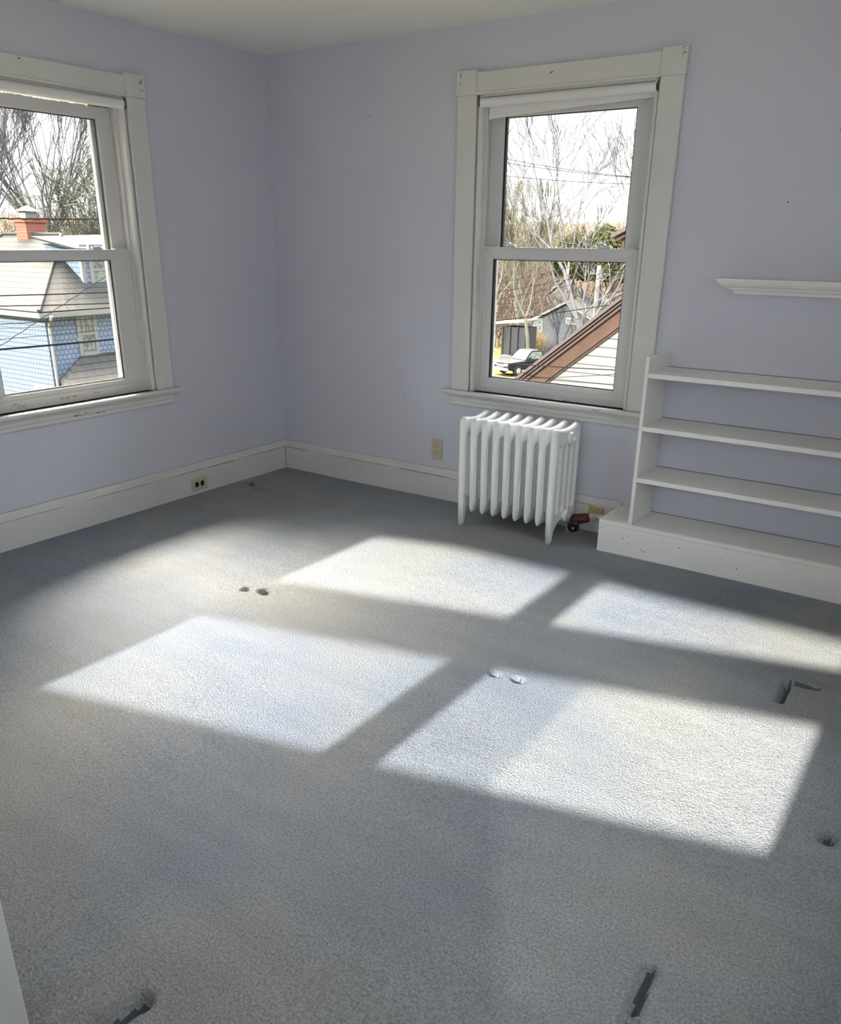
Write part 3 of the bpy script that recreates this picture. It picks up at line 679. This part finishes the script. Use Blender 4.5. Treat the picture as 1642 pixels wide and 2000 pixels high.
# hip roof: east slope, south slope, west slope, north slope
rise = (AP.z-ez)/(ex-AP.x)
A1 = Vector((AP.x, AP.y, AP.z)); A2 = Vector((AL.x, AL.y, AP.z)); A3 = Vector((AP.x, NB-3.3, AP.z)); A4 = Vector((AL.x, NB-3.3, AP.z))
def slab(pts, th=.07): return MB().extrude(pts, (0, 0, -th))
bh('roof_slope', slab([(ex, ey, ez), (ex, NB, ez), A3, A1]), M_ROOF_G)
bh('roof_slope', slab([(WX, ey, ez), (ex, ey, ez), A1, A2]), M_ROOF_GX)
bh('roof_slope', slab([(WX, NB, ez), (WX, ey, ez), A2, A4]), M_ROOF_G)
bh('roof_slope', slab([(ex, NB, ez), (WX, NB, ez), A4, A3]), M_ROOF_GX)
bh('roof_deck', slab([A1, A3, A4, A2]), M_ROOF_G)
g = MB(); g.tube([(ex, ey, ez+.02), A1+Vector((0, 0, .02))], .07, 6).tube([A1+Vector((0,0,.02)), A2+Vector((0,0,.02)), (WX, ey, ez+.02)], .07, 6); bh('hip_cap', g, M_ROOF_G)
# eaves
g = MB(); g.box(ex-.05, ex+.04, ey-.04, NB, ez-.20, ez-.05); g.box(WX, ex-.051, ey-.04, ey+.05, ez-.20, ez-.05); bh('fascia', g, M_WHITE)
g = MB(); g.box(BXF, ex-.051, ey+.051, NB, ez-.19, ez-.15); g.box(WX, BXF-.001, ey+.051, BY0, ez-.19, ez-.15); bh('soffit', g, M_WHITE)
g = MB(); g.tube([(ex+.09, ey+.35, ez-.15), (ex+.02, ey+.35, ez-.28), (BXF+.06, BY0+.10, ez-.55), (BXF+.06, BY0+.10, -6.2)], .06, 8); bh('downspout', g, M_WHITE)
def double_hung(x, y0, y1, z0, z1, parent, grid=False, tr=.13):
    """window on a wall that faces +x; returns the frame"""
    g = MB(); g.box(x-.02, x+.05, y0-tr, y0, z0-tr, z1+tr); g.box(x-.02, x+.05, y1, y1+tr, z0-tr, z1+tr); g.box(x-.02, x+.05, y0, y1, z1, z1+tr); g.box(x-.02, x+.07, y0, y1, z0-tr, z0)
    zm = (z0+z1)/2; g.box(x-.01, x+.04, y0, y1, zm-.04, zm+.04)
    if grid: ym = (y0+y1)/2; g.box(x-.005, x+.035, ym-.02, ym+.02, zm, z1); g.box(x-.005, x+.035, y0, y1, (zm+z1)/2-.02, (zm+z1)/2+.02)
    f = g.build('window', M_WHITE, parent); f.location = (-BXF, -BY0, 6.0)
    p = MB().box(x-.012, x+.015, y0, y1, z0, z1).build('pane', M_DARKWIN, f)
    return f
double_hung(BXF, 13.10, 13.62, -2.22, -1.04, bl, True)
double_hung(BXF, 17.2, 17.9, -2.3, -1.0, bl, True)
# dormer
XD = -22.75; yd0, yd1 = 14.02, 19.0
zr = lambda x: ez+(ex-x)*rise
g = MB(); g.extrude([(XD, yd0, zr(XD)-.1), (XD, yd0, 1.25), (-25.0, yd0, 1.25)], (0, yd1-yd0, 0)); bh('dormer_wall', g, M_BLUE)
g = MB(); g.box(XD-.10, XD+.03, yd0-.03, yd0+.12, zr(XD)-.05, 1.25); bh('corner_board', g, M_WHITE)
double_hung(XD, yd0+.42, yd0+1.02, -.10, .93, bl, False, .12)
g = MB(); g.extrude([(XD+.35, yd0-.35, 1.05), (-25.0, yd0-.35, 1.42), (-25.0, yd0+2.4, 1.50), (XD+.35, yd1, 1.05)], (0, 0, .07)); bh('dormer_roof', g, M_ROOF_G)
# chimney with cap
cy = 14.9; cx = -27.0
g = MB(); g.box(cx-.35, cx+.35, cy-.35, cy+.45, .9, 2.12); g.box(cx-.42, cx+.42, cy-.42, cy+.52, 1.98, 2.12)
ch = bh('chimney', g, M_BRICK)
g = MB(); g.box(cx-.22, cx+.22, cy-.22, cy+.22, 2.12, 2.34); g.add([(cx-.34,cy-.34,2.36),(cx+.34,cy-.34,2.36),(cx+.34,cy+.34,2.36),(cx-.34,cy+.34,2.36),(cx,cy,2.56)], [(3,2,1,0),(0,1,4),(1,2,4),(2,3,4),(3,0,4)]); o = g.build('flue_cap', M_WHITE, ch)
# porch roof (small hip) against the east wall
pr = Vector((BXF, 13.35, -2.65)); 
e1, e2, e3, e4 = (-20.4, 11.15, -3.08), (-20.4, 15.6, -3.08), (BXF+.02, 16.9, -3.05), (BXF+.02, 12.05, -3.05)
rA, rB = (BXF+.02, 13.0, -2.33), (BXF+.02, 15.2, -2.33)
bh('porch_roof', MB().add([e1, e2, e3, e4, rA, rB], [(0,1,5,4),(3,0,4),(1,2,5),(0,3,2,1),(3,4,5,2)]), M_ROOF_G)
bh('porch_fascia', MB().box(-20.5, -20.37, 11.12, 15.6, -3.26, -3.09).box(BXF, -20.37, 11.12, 11.2, -3.26, -3.09), M_WHITE)
bh('porch_wall', MB().box(BXF, -20.6, 12.1, 15.4, -6.5, -3.25), M_ROOF_G)

# ---- houses across the valley
def simple_house(name, label, x0, x1, y0, y1, zb_, ze_, zp, wallm, roofm, wins, ov=.35, gable='y'):
    """gable end faces -y (ridge along y)"""
    xm, ym = (x0+x1)/2, (y0+y1)/2
    t = empty(name, (xm, ym, zb_), 0, label=label, cat='house')
    def a(nm, g, m): o = g.build(nm, m, t); o.location = (-xm, -ym, -zb_); return o
    a('wall', MB().extrude([(x0, y0, zb_-1), (x1, y0, zb_-1), (x1, y0, ze_), (xm, y0, zp), (x0, y0, ze_)], (0, y1-y0, 0)), wallm)
    s = (zp-ze_)/(xm-x0)
    for sgn, xe in ((-1, x0-ov), (1, x1+ov)):
        zz = ze_-ov*s
        a('roof_slope', MB().extrude([(xe, y0-ov, zz), (xm, y0-ov, zp+.02), (xm, y0-ov, zp+.17), (xe, y0-ov, zz+.15)], (0, y1-y0+2*ov, 0)), roofm)
        a('barge_board', MB().extrude([(xe, y0-ov-.05, zz-.16), (xm, y0-ov-.05, zp-.14), (xm, y0-ov-.05, zp+.10), (xe, y0-ov-.05, zz+.08)], (0, .06, 0)), M_WHITE)
    for (u0, u1, w0, w1) in wins:
        f = a('window', MB().box(u0-.13, u1+.13, y0-.06, y0+.02, w0-.13, w1+.13), M_WHITE)
        MB().box(u0, u1, y0-.08, y0-.03, w0, w1).build('pane', M_DARKWIN, f)
    return t
gh = simple_house('grey_house', 'grey shingled cottage with white edged gable behind the parked pickup truck', -36.2, -28.6, 75, 84, -9.3, -6.1, -4.15, M_GREYSH, M_GREYROOF,
    [(-35.85, -35.1, -7.1, -6.05), (-32.25, -31.4, -6.2, -5.8)])
simple_house('tan_roofed_house', 'pale two storey house with tan roof uphill behind the grey cottage', -44.6, -38.2, 95, 104, -7.5, -4.9, -2.3, M_CREAMW, M_TANROOF,
    [(-41.7, -41.1, -4.6, -3.8), (-40.7, -40.2, -4.6, -3.8)])
simple_house('far_grey_house', 'small grey green house among bare woods left of the tan roof', -58.5, -52.0, 116, 124, -7.0, -3.9, -2.9, M_GREYROOF, M_GREYROOF,
    [(-57.4, -56.6, -5.0, -4.3), (-55.0, -54.3, -5.0, -4.3)])
simple_house('far_white_house', 'low pale house with long grey roof at far left of the valley', -66.5, -58.5, 104, 112, -9.0, -6.4, -4.9, M_GREYROOF, M_GREYROOF, [(-64.5, -63.5, -7.6, -6.9)])
# black shed / porch and fence
t = empty('black_porch', (-31.2, 62, gz(-31, 62)), 0, label='dark timber porch between the yellow lawn and the grey cottage', cat='porch')
def sp(nm, g, m): o = g.build(nm, m, t); o.location = (31.2, -62, -gz(-31, 62)); return o
sp('wall', MB().box(-32.4, -30.1, 62, 64, -8.6, -5.6), M_FENCE)
sp('roof', MB().extrude([(-33.6, 61.6, -5.45), (-29.8, 61.6, -5.05), (-29.8, 61.6, -4.9), (-33.6, 61.6, -5.3)], (0, 2.8, 0)), M_WHITE)
sp('step', MB().box(-32.2, -30.4, 61.2, 62, -8.6, -8.0), M_POLE)
for k in range(4): sp('post', MB().box(-32.4+k*.75, -32.3+k*.75, 61.7, 61.8, -8.4, -5.5), M_FENCE)

# ---- pickup truck
tx, ty = -27.2, 57.0; tz = gz(tx, ty)+.0
tk = empty('pickup_truck', (tx, ty, tz), R(-112), label='black pickup truck with chrome grille parked in the drive below', cat='truck')
# local: +x is forward
def tp(nm, g, m, **k): return g.build(nm, m, tk, **k)
lower = [(-2.9,.62),(-2.9,1.12),(-.95,1.12),(1.05,1.14),(2.55,1.08),(2.85,.98),(2.9,.60),(2.45,.42),(-2.6,.45)]
tp('body', MB().extrude([(x, -.98, z) for x, z in lower], (0, 1.96, 0)), M_TRUCK, bevel=.06)
cab = [(-1.0,1.10),(-.85,1.78),(-.55,1.86),(.35,1.85),(1.15,1.12)]
tp('cab', MB().loft([(x, -.92, z) if z < 1.2 else (x, -.74, z) for x, z in cab], [(x, .92, z) if z < 1.2 else (x, .74, z) for x, z in cab]), M_TRUCK, bevel=.04)
tp('windshield', MB().loft([(.47,-.70,1.76),(1.10,-.84,1.20),(1.13,-.84,1.20),(.50,-.70,1.78)], [(.47,.70,1.76),(1.10,.84,1.20),(1.13,.84,1.20),(.50,.70,1.78)]), M_SCREEN)
for s in (-1, 1):
    tp('side_window', MB().extrude([(-.75, s*.86, 1.22), (.85, s*.88, 1.22), (.30, s*.78, 1.74), (-.65, s*.78, 1.74)], (0, s*.035, 0)), M_DARKWIN)
    tp('headlight', MB().box(2.80, 2.90, s*.62-.22, s*.62+.22, .78, .98), M_BRIGHT, bevel=.02)
    tp('mirror', MB().box(.75, .90, s*1.0-.1*(s < 0), s*1.0+.22*(s > 0)+(-.12 if s < 0 else 0), 1.18, 1.42), M_TRUCK, bevel=.03)
    for xw in (-1.85, 1.85):
        wl = tp('wheel', MB().tube([(xw, s*.72, .40), (xw, s*1.0, .40)], .40, 24), M_TIRE, bevel=.03)
        MB().tube([(xw, s*.99, .40), (xw, s*1.015, .40)], .22, 16).build('rim', M_CHROME, wl)
g = MB()
for k in range(4): g.box(2.86, 2.93, -.42, .42, .70+k*.09, .755+k*.09)
tp('grille', g, M_CHROME)
tp('bumper', MB().box(2.80, 3.05, -.95, .95, .42, .64), M_CHROME, bevel=.04)
tp('hood_edge', MB().box(2.6, 2.88, -.9, .9, 1.03, 1.09), M_CHROME, bevel=.02)
tp('bed_rim', MB().box(-2.88, -1.0, -.97, .97, 1.12, 1.16), M_TRUCK, bevel=.01)

# ---- trees
def tree_mesh(seed, height, trunk_r, first=.28, splay=.5, levels=6, kids=(2, 3), up_=.25, mat_=None, lean=(0, 0), min_r=.012, stems=1, shrink=.76, wob=.10, tiny=3, fork=0, fan=.28):
    rnd = random.Random(seed); g = MB()
    def grow(p, dr, L, r, lv):
        n = 3 if lv < 3 else 2; path = [p]; rad_ = [r]; d_ = dr.copy()
        for i in range(n):
            d_ = (d_+Vector((rnd.gauss(0, wob), rnd.gauss(0, wob), rnd.gauss(0, wob)+up_*.12))).normalized()
            path.append(path[-1]+d_*L/n); rad_.append(max(min_r, r*(1-.28*(i+1)/n)))
        g.tube(path, rad_, 7 if lv == 0 else (5 if lv < 3 else tiny), cap=False)
        if lv >= levels: return
        nk = rnd.randint(*kids)
        for k in range(nk):
            az = rnd.uniform(0, 6.283); a = rnd.uniform(.55, 1.15)*splay
            o1 = d_.orthogonal().normalized(); o2 = d_.cross(o1)
            nd = (d_*math.cos(a)+(o1*math.cos(az)+o2*math.sin(az))*math.sin(a)+Vector((0, 0, up_*.3))).normalized()
            grow(path[-1], nd, L*shrink*rnd.uniform(.8, 1.15), rad_[-1]*(.78 if k == 0 else .62), lv+1)
        if lv > 0:                                   # side shoots
            for q in range(2):
                f = rnd.randint(1, n-0); az = rnd.uniform(0, 6.283); o1 = d_.orthogonal().normalized(); o2 = d_.cross(o1); a = splay*1.3
                nd = (d_*math.cos(a)+(o1*math.cos(az)+o2*math.sin(az))*math.sin(a)+Vector((0, 0, up_*.3))).normalized()
                if lv < levels-1 and rnd.random() < .6: grow(path[f] if f < len(path) else path[-1], nd, L*.55, max(min_r, r*.35), max(lv+2, levels-1))
    base = Vector((0, 0, -.4))
    if fork: g.tube([base, (.1, 0, fork*.5), (0, 0, fork)], [trunk_r*1.8, trunk_r*1.5, trunk_r*1.3], 8, cap=False)
    for s_ in range(stems):
        az = 6.283*s_/stems+rnd.uniform(-.3, .3); f_ = fan*rnd.uniform(.45, 1.1) if stems > 1 else 0
        d0 = Vector((lean[0]+f_*math.cos(az), lean[1]+f_*math.sin(az), 1)).normalized()
        grow(Vector((0, 0, fork)) if fork else base, d0, height*first*(rnd.uniform(.7, 1.2) if stems > 1 else 1), trunk_r, 0)
    me = bpy.data.meshes.new('bare_tree'); me.from_pydata(g.v, [], g.f); me.update(); me.materials.append(mat_ or M_BARK)
    return me
def put(name, me, x, y, z, label, cat, group=None, rz=0, s=1):
    o = bpy.data.objects.new(name, me); C.objects.link(o); o.location = (x, y, z); o.rotation_euler = (0, 0, rz); o.scale = (s, s, s)
    return prop(o, label=label, cat=cat, group=group)
# back window
put('bare_tree', tree_mesh(11, 15, .22, .34, .42, 6, lean=(-.02, .0), min_r=.020), -14.9, 42, gz(-14.9, 42), 'tallest bare tree in the radiator window, its crown topping the upper sash', 'tree')
put('bare_tree', tree_mesh(23, 13, .20, .36, .40, 6, lean=(.04, 0), min_r=.020), -13.4, 43, gz(-13.4, 43), 'bare tree rising behind the brown roof corner at the upper right', 'tree')
put('bare_tree', tree_mesh(37, 9.6, .18, .34, .46, 6, lean=(-.24, .0), min_r=.019), -15.7, 42.6, gz(-15.7, 42.6), 'bare tree leaning left beside the tallest one, over the evergreen', 'tree')
put('bare_tree', tree_mesh(41, 13, .19, .34, .38, 6, lean=(-.04, 0), min_r=.020, mat_=M_BARK2), -29.3, 61, gz(-29.3, 61), 'pale bare tree in front of the grey cottage left gable', 'tree')
put('bare_tree', tree_mesh(43, 15, .2, .3, .34, 5, lean=(0, 0), min_r=.030, mat_=M_BARK2, kids=(3, 4)), -33.0, 66, gz(-33, 66), 'broad twiggy bare tree at the left of the radiator window', 'tree')
put('bare_tree', tree_mesh(45, 15, .2, .3, .34, 5, lean=(0, 0), min_r=.030, mat_=M_BARK2, kids=(3, 3)), -37.2, 68, gz(-37, 68), 'twiggy bare tree cut off by the left edge of the radiator window', 'tree')
# left window
put('bare_tree', tree_mesh(5, 15, .085, .22, .27, 6, kids=(2, 3), min_r=.015, stems=17, shrink=.82, up_=.12, wob=.03, fork=8.2, fan=1.15), -39, 23.2, gz(-39, 23)+.2, 'great spreading bare tree fanning up behind the chimney of the blue house', 'tree')
put('bare_tree', tree_mesh(8, 14, .09, .26, .30, 5, kids=(2, 3), min_r=.015, stems=7, fork=6, fan=.8, wob=.06), -38, 17.5, gz(-38, 17), 'bare tree at the far left edge behind the blue house', 'tree')
put('tangled_tree', tree_mesh(9, 14, .16, .30, .55, 6, kids=(3, 3), min_r=.020, mat_=M_TWIG, shrink=.74, wob=.30), -36, 25.0, gz(-36, 24), 'olive vine tangled tree to the right of the chimney', 'tree')
# woods on the hillsides: countable bare trees copied
protos = [tree_mesh(100+k, 11, .16, .30, .40, 5, kids=(2, 3), min_r=.045, mat_=(M_BROWNTWIG if k % 2 else M_BARK2)) for k in range(5)]
rnd = random.Random(77)
for k in range(58):
    ang = rnd.uniform(R(18), R(42)) if k % 2 else rnd.uniform(R(52), R(78)); d = rnd.uniform(100, 150)
    x, y = CAM.x-math.sin(ang)*d, CAM.y+math.cos(ang)*d
    put('woodland_tree', protos[k % 5], x, y, gz(x, y)-.3, 'bare brown tree in the woods on the far hillside', 'tree', 'bare trees in the hillside woods', rnd.uniform(0, 6), rnd.uniform(.55, .85))
for k in range(30):
    ang = rnd.uniform(R(53), R(76)); d = rnd.uniform(52, 85)
    x, y = CAM.x-math.sin(ang)*d, CAM.y+math.cos(ang)*d
    put('yard_tree', protos[k % 5], x, y, gz(x, y)-.3, 'bare brown tree in the thicket behind the blue house', 'tree', 'bare trees behind the blue house', rnd.uniform(0, 6), rnd.uniform(.6, .85))
# brush: uncountable undergrowth
def brush(name, label, pts, n, hmin, hmax, r, m, seed):
    rnd = random.Random(seed); g = MB()
    for i in range(n):
        x, y = pts(rnd); z = gz(x, y)-.2; h = rnd.uniform(hmin, hmax); a = rnd.uniform(0, 6.28); l = rnd.uniform(0, .55)*h
        p1 = Vector((x, y, z)); p3 = Vector((x+l*math.cos(a), y+l*math.sin(a), z+h)); p2 = (p1+p3)/2+Vector((rnd.gauss(0, .2)*h*.5, rnd.gauss(0, .2)*h*.5, 0))
        g.tube([p1, p2, p3], [r*1.3, r, r*.6], 3, cap=False)
        for q in range(3):
            f = rnd.uniform(.3, .9); s = p1+(p3-p1)*f; e = s+Vector((rnd.gauss(0, .25), rnd.gauss(0, .25), rnd.uniform(.1, .4)))*h*.6; g.tube([s, e], [r*.6, r*.5], 3, cap=False)
    me = bpy.data.meshes.new(name); me.from_pydata(g.v, [], g.f); me.update(); me.materials.append(m)
    o = bpy.data.objects.new(name, me); C.objects.link(o); return prop(o, label, 'brush', kind='stuff')
def polar(a0, a1, d0, d1):
    def f(r): a = r.uniform(R(a0), R(a1)); d = r.uniform(d0, d1); return CAM.x-math.sin(a)*d, CAM.y+math.cos(a)*d
    return f
brush('hillside_brush', 'brown winter brush covering the valley side in the radiator window', polar(16, 44, 90, 178), 5200, 2, 7.5, .045, M_BROWNTWIG, 1)
brush('thicket_brush', 'brown thicket filling the ground behind the blue house', polar(50, 82, 50, 170), 4600, 3, 8.5, .04, M_BROWNTWIG, 2)
brush('olive_tangle', 'olive vines and twigs tangled around the tree right of the chimney', lambda r: (-35.5+r.gauss(0, 1.0), 25.3+r.gauss(0, .95)), 900, 4, 12.6, .02, M_TWIG, 3)
brush('golden_grass', 'golden shrub stems beside the grey cottage wall', lambda r: (-34.2+r.gauss(0, .35), 72+r.gauss(0, .3)), 160, 1.2, 2.8, .02, mat('golden_twigs', (.12, .085, .033), .9), 4)
# evergreen mass
rnd = random.Random(3)
def evergreen(name, label, x, y, w_, h_, z):
    g = MB()
    for i in range(1500):
        th = rnd.uniform(0, 6.28); u = rnd.uniform(-.2, 1); rr = math.sqrt(max(0, 1-u*u))*rnd.uniform(.75, 1.05); p = Vector((x+w_*rr*math.cos(th), y+w_*.6*rr*math.sin(th), z+h_*u))
        s = rnd.uniform(.12, .3); a = Vector((rnd.gauss(0, 1), rnd.gauss(0, 1), rnd.gauss(0, 1))).normalized(); b = a.orthogonal().normalized(); c = a.cross(b)
        g.add([p+a*s*1.6, p+b*s, p-b*s*.5+c*s*.8, p-b*s*.5-c*s*.8], [(0,1,2),(0,2,3),(0,3,1),(1,3,2)])
    me = bpy.data.meshes.new(name); me.from_pydata(g.v, [], g.f); me.update(); me.materials.append(M_EVER)
    o = empty(name, (x, y, gz(x, y)), label=label, cat='tree')
    f = bpy.data.objects.new('foliage', me); C.objects.link(f); f.parent = o; f.location = (-x, -y, -gz(x, y))
    MB().tube([(0, 0, -.3), (0, 0, z-gz(x, y))], .16, 8).build('trunk', M_BARK, o)
evergreen('evergreen_tree', 'rounded yellow green evergreen low in the upper sash, left of its neighbour', -34.2, 80, 2.6, 3.4, -1.2)
evergreen('evergreen_tree', 'taller yellow green evergreen just left of the brown roof corner', -31.4, 81, 2.6, 4.4, -1.4)
# utility pole
px_, py_ = -17.95, 48
t = empty('utility_pole', (px_, py_, gz(px_, py_)), 0, label='pale wooden utility pole above the brown rake of the near roof', cat='pole')
zt = 0.1-gz(px_, py_)
MB().tube([(0, 0, -.3), (0, 0, zt)], [.17, .13], 10).build('shaft', M_POLE, t, smooth=True)
MB().tube([(.22, 0, zt-.9), (.22, 0, zt-.2)], .13, 10).build('insulator_can', M_POLE, t)
MB().box(-.5, .5, -.05, .05, zt-.55, zt-.45).build('crossarm', M_POLE, t)

# overhead cables (sagging)
def cable(label, p, q, r, sag=.08, m=None, twist=0):
    p, q = Vector(p), Vector(q); d_ = q-p; p = p-d_*.9; q = q+d_*.9; n = 24 if not twist else 110; path = []
    for i in range(n+1):
        f = i/n; pt = p.lerp(q, f); pt.z += sag*(4*(f-.5)**2-.15)
        if twist: pt += Vector((math.sin(f*150)*twist, 0, math.cos(f*150)*twist))
        path.append(pt)
    o = MB().tube(path, r, 6).build('overhead_cable', m or M_WIRE); prop(o, label, 'cable'); return o
X = -8
cable('rough cable crossing the left window upper sash at chimney height', (X, 2.82, 1.72), (X, 4.54, 1.75), .010, .03, twist=.006)
cable('cable crossing the pale roof of the blue house, topmost below the meeting rail', (X, 2.63, .69), (X, 4.57, .66), .0085, .02)
cable('cable running along the eave of the blue house', (X, 2.60, .55), (X, 4.58, .49), .0075, .04)
cable('thin cable crossing the top of the blue house wall window', (X, 2.56, .30), (X, 4.57, .27), .0055, .02)
cable('faint thin cable just below the one crossing the wall window top', (X, 2.55, .24), (X, 4.56, .15), .003, -.02)
cable('thin cable passing the meeting rail of the blue house window', (X, 2.52, .09), (X, 4.58, .10), .004, .05)
cable('thickest black cable, lowest across the blue house', (X, 2.49, -.05), (X, 4.57, -.07), .015, .03)
cable('thin twisted wire slanting up to the right over the blue house', (X+.3, 2.52, .12), (X+.3, 4.57, 1.09), .005, .0, twist=.006)
cable('highest cable against the sky in the radiator window', (-5.04, 12, 3.05), (-2.26, 12, 2.63), .0055, .25)
cable('second highest cable in the radiator window, close under the highest', (-5.06, 12, 2.98), (-2.24, 12, 2.62), .0055, .22)
cable('third cable against the sky in the radiator window', (-5.07, 12, 2.74), (-2.25, 12, 2.51), .0055, .2)
cable('dark cable crossing in front of the grey cottage', (-5.11, 12, -.13), (-2.7, 12, .3), .009, .05)
cable('thin cable crossing the tan roof house', (-5.11, 12, .47), (-2.27, 12, 1.01), .005, .05)
cable('thin cable above the tan roof house', (-5.09, 12, .64), (-2.3, 12, 1.29), .0045, .05)
cable('thin cable rising past the far grey house', (-5.1, 12, .32), (-3.56, 12, .64), .0045, .05)
cable('dark cable passing low in front of the cream clapboard wall', (-.86, 5.6, .0), (.2, 5.6, .04), .007, .02)
cable('thin drooping wire lowest in front of the cream clapboard wall', (-.80, 5.5, -.14), (.2, 5.5, .0), .004, .03)
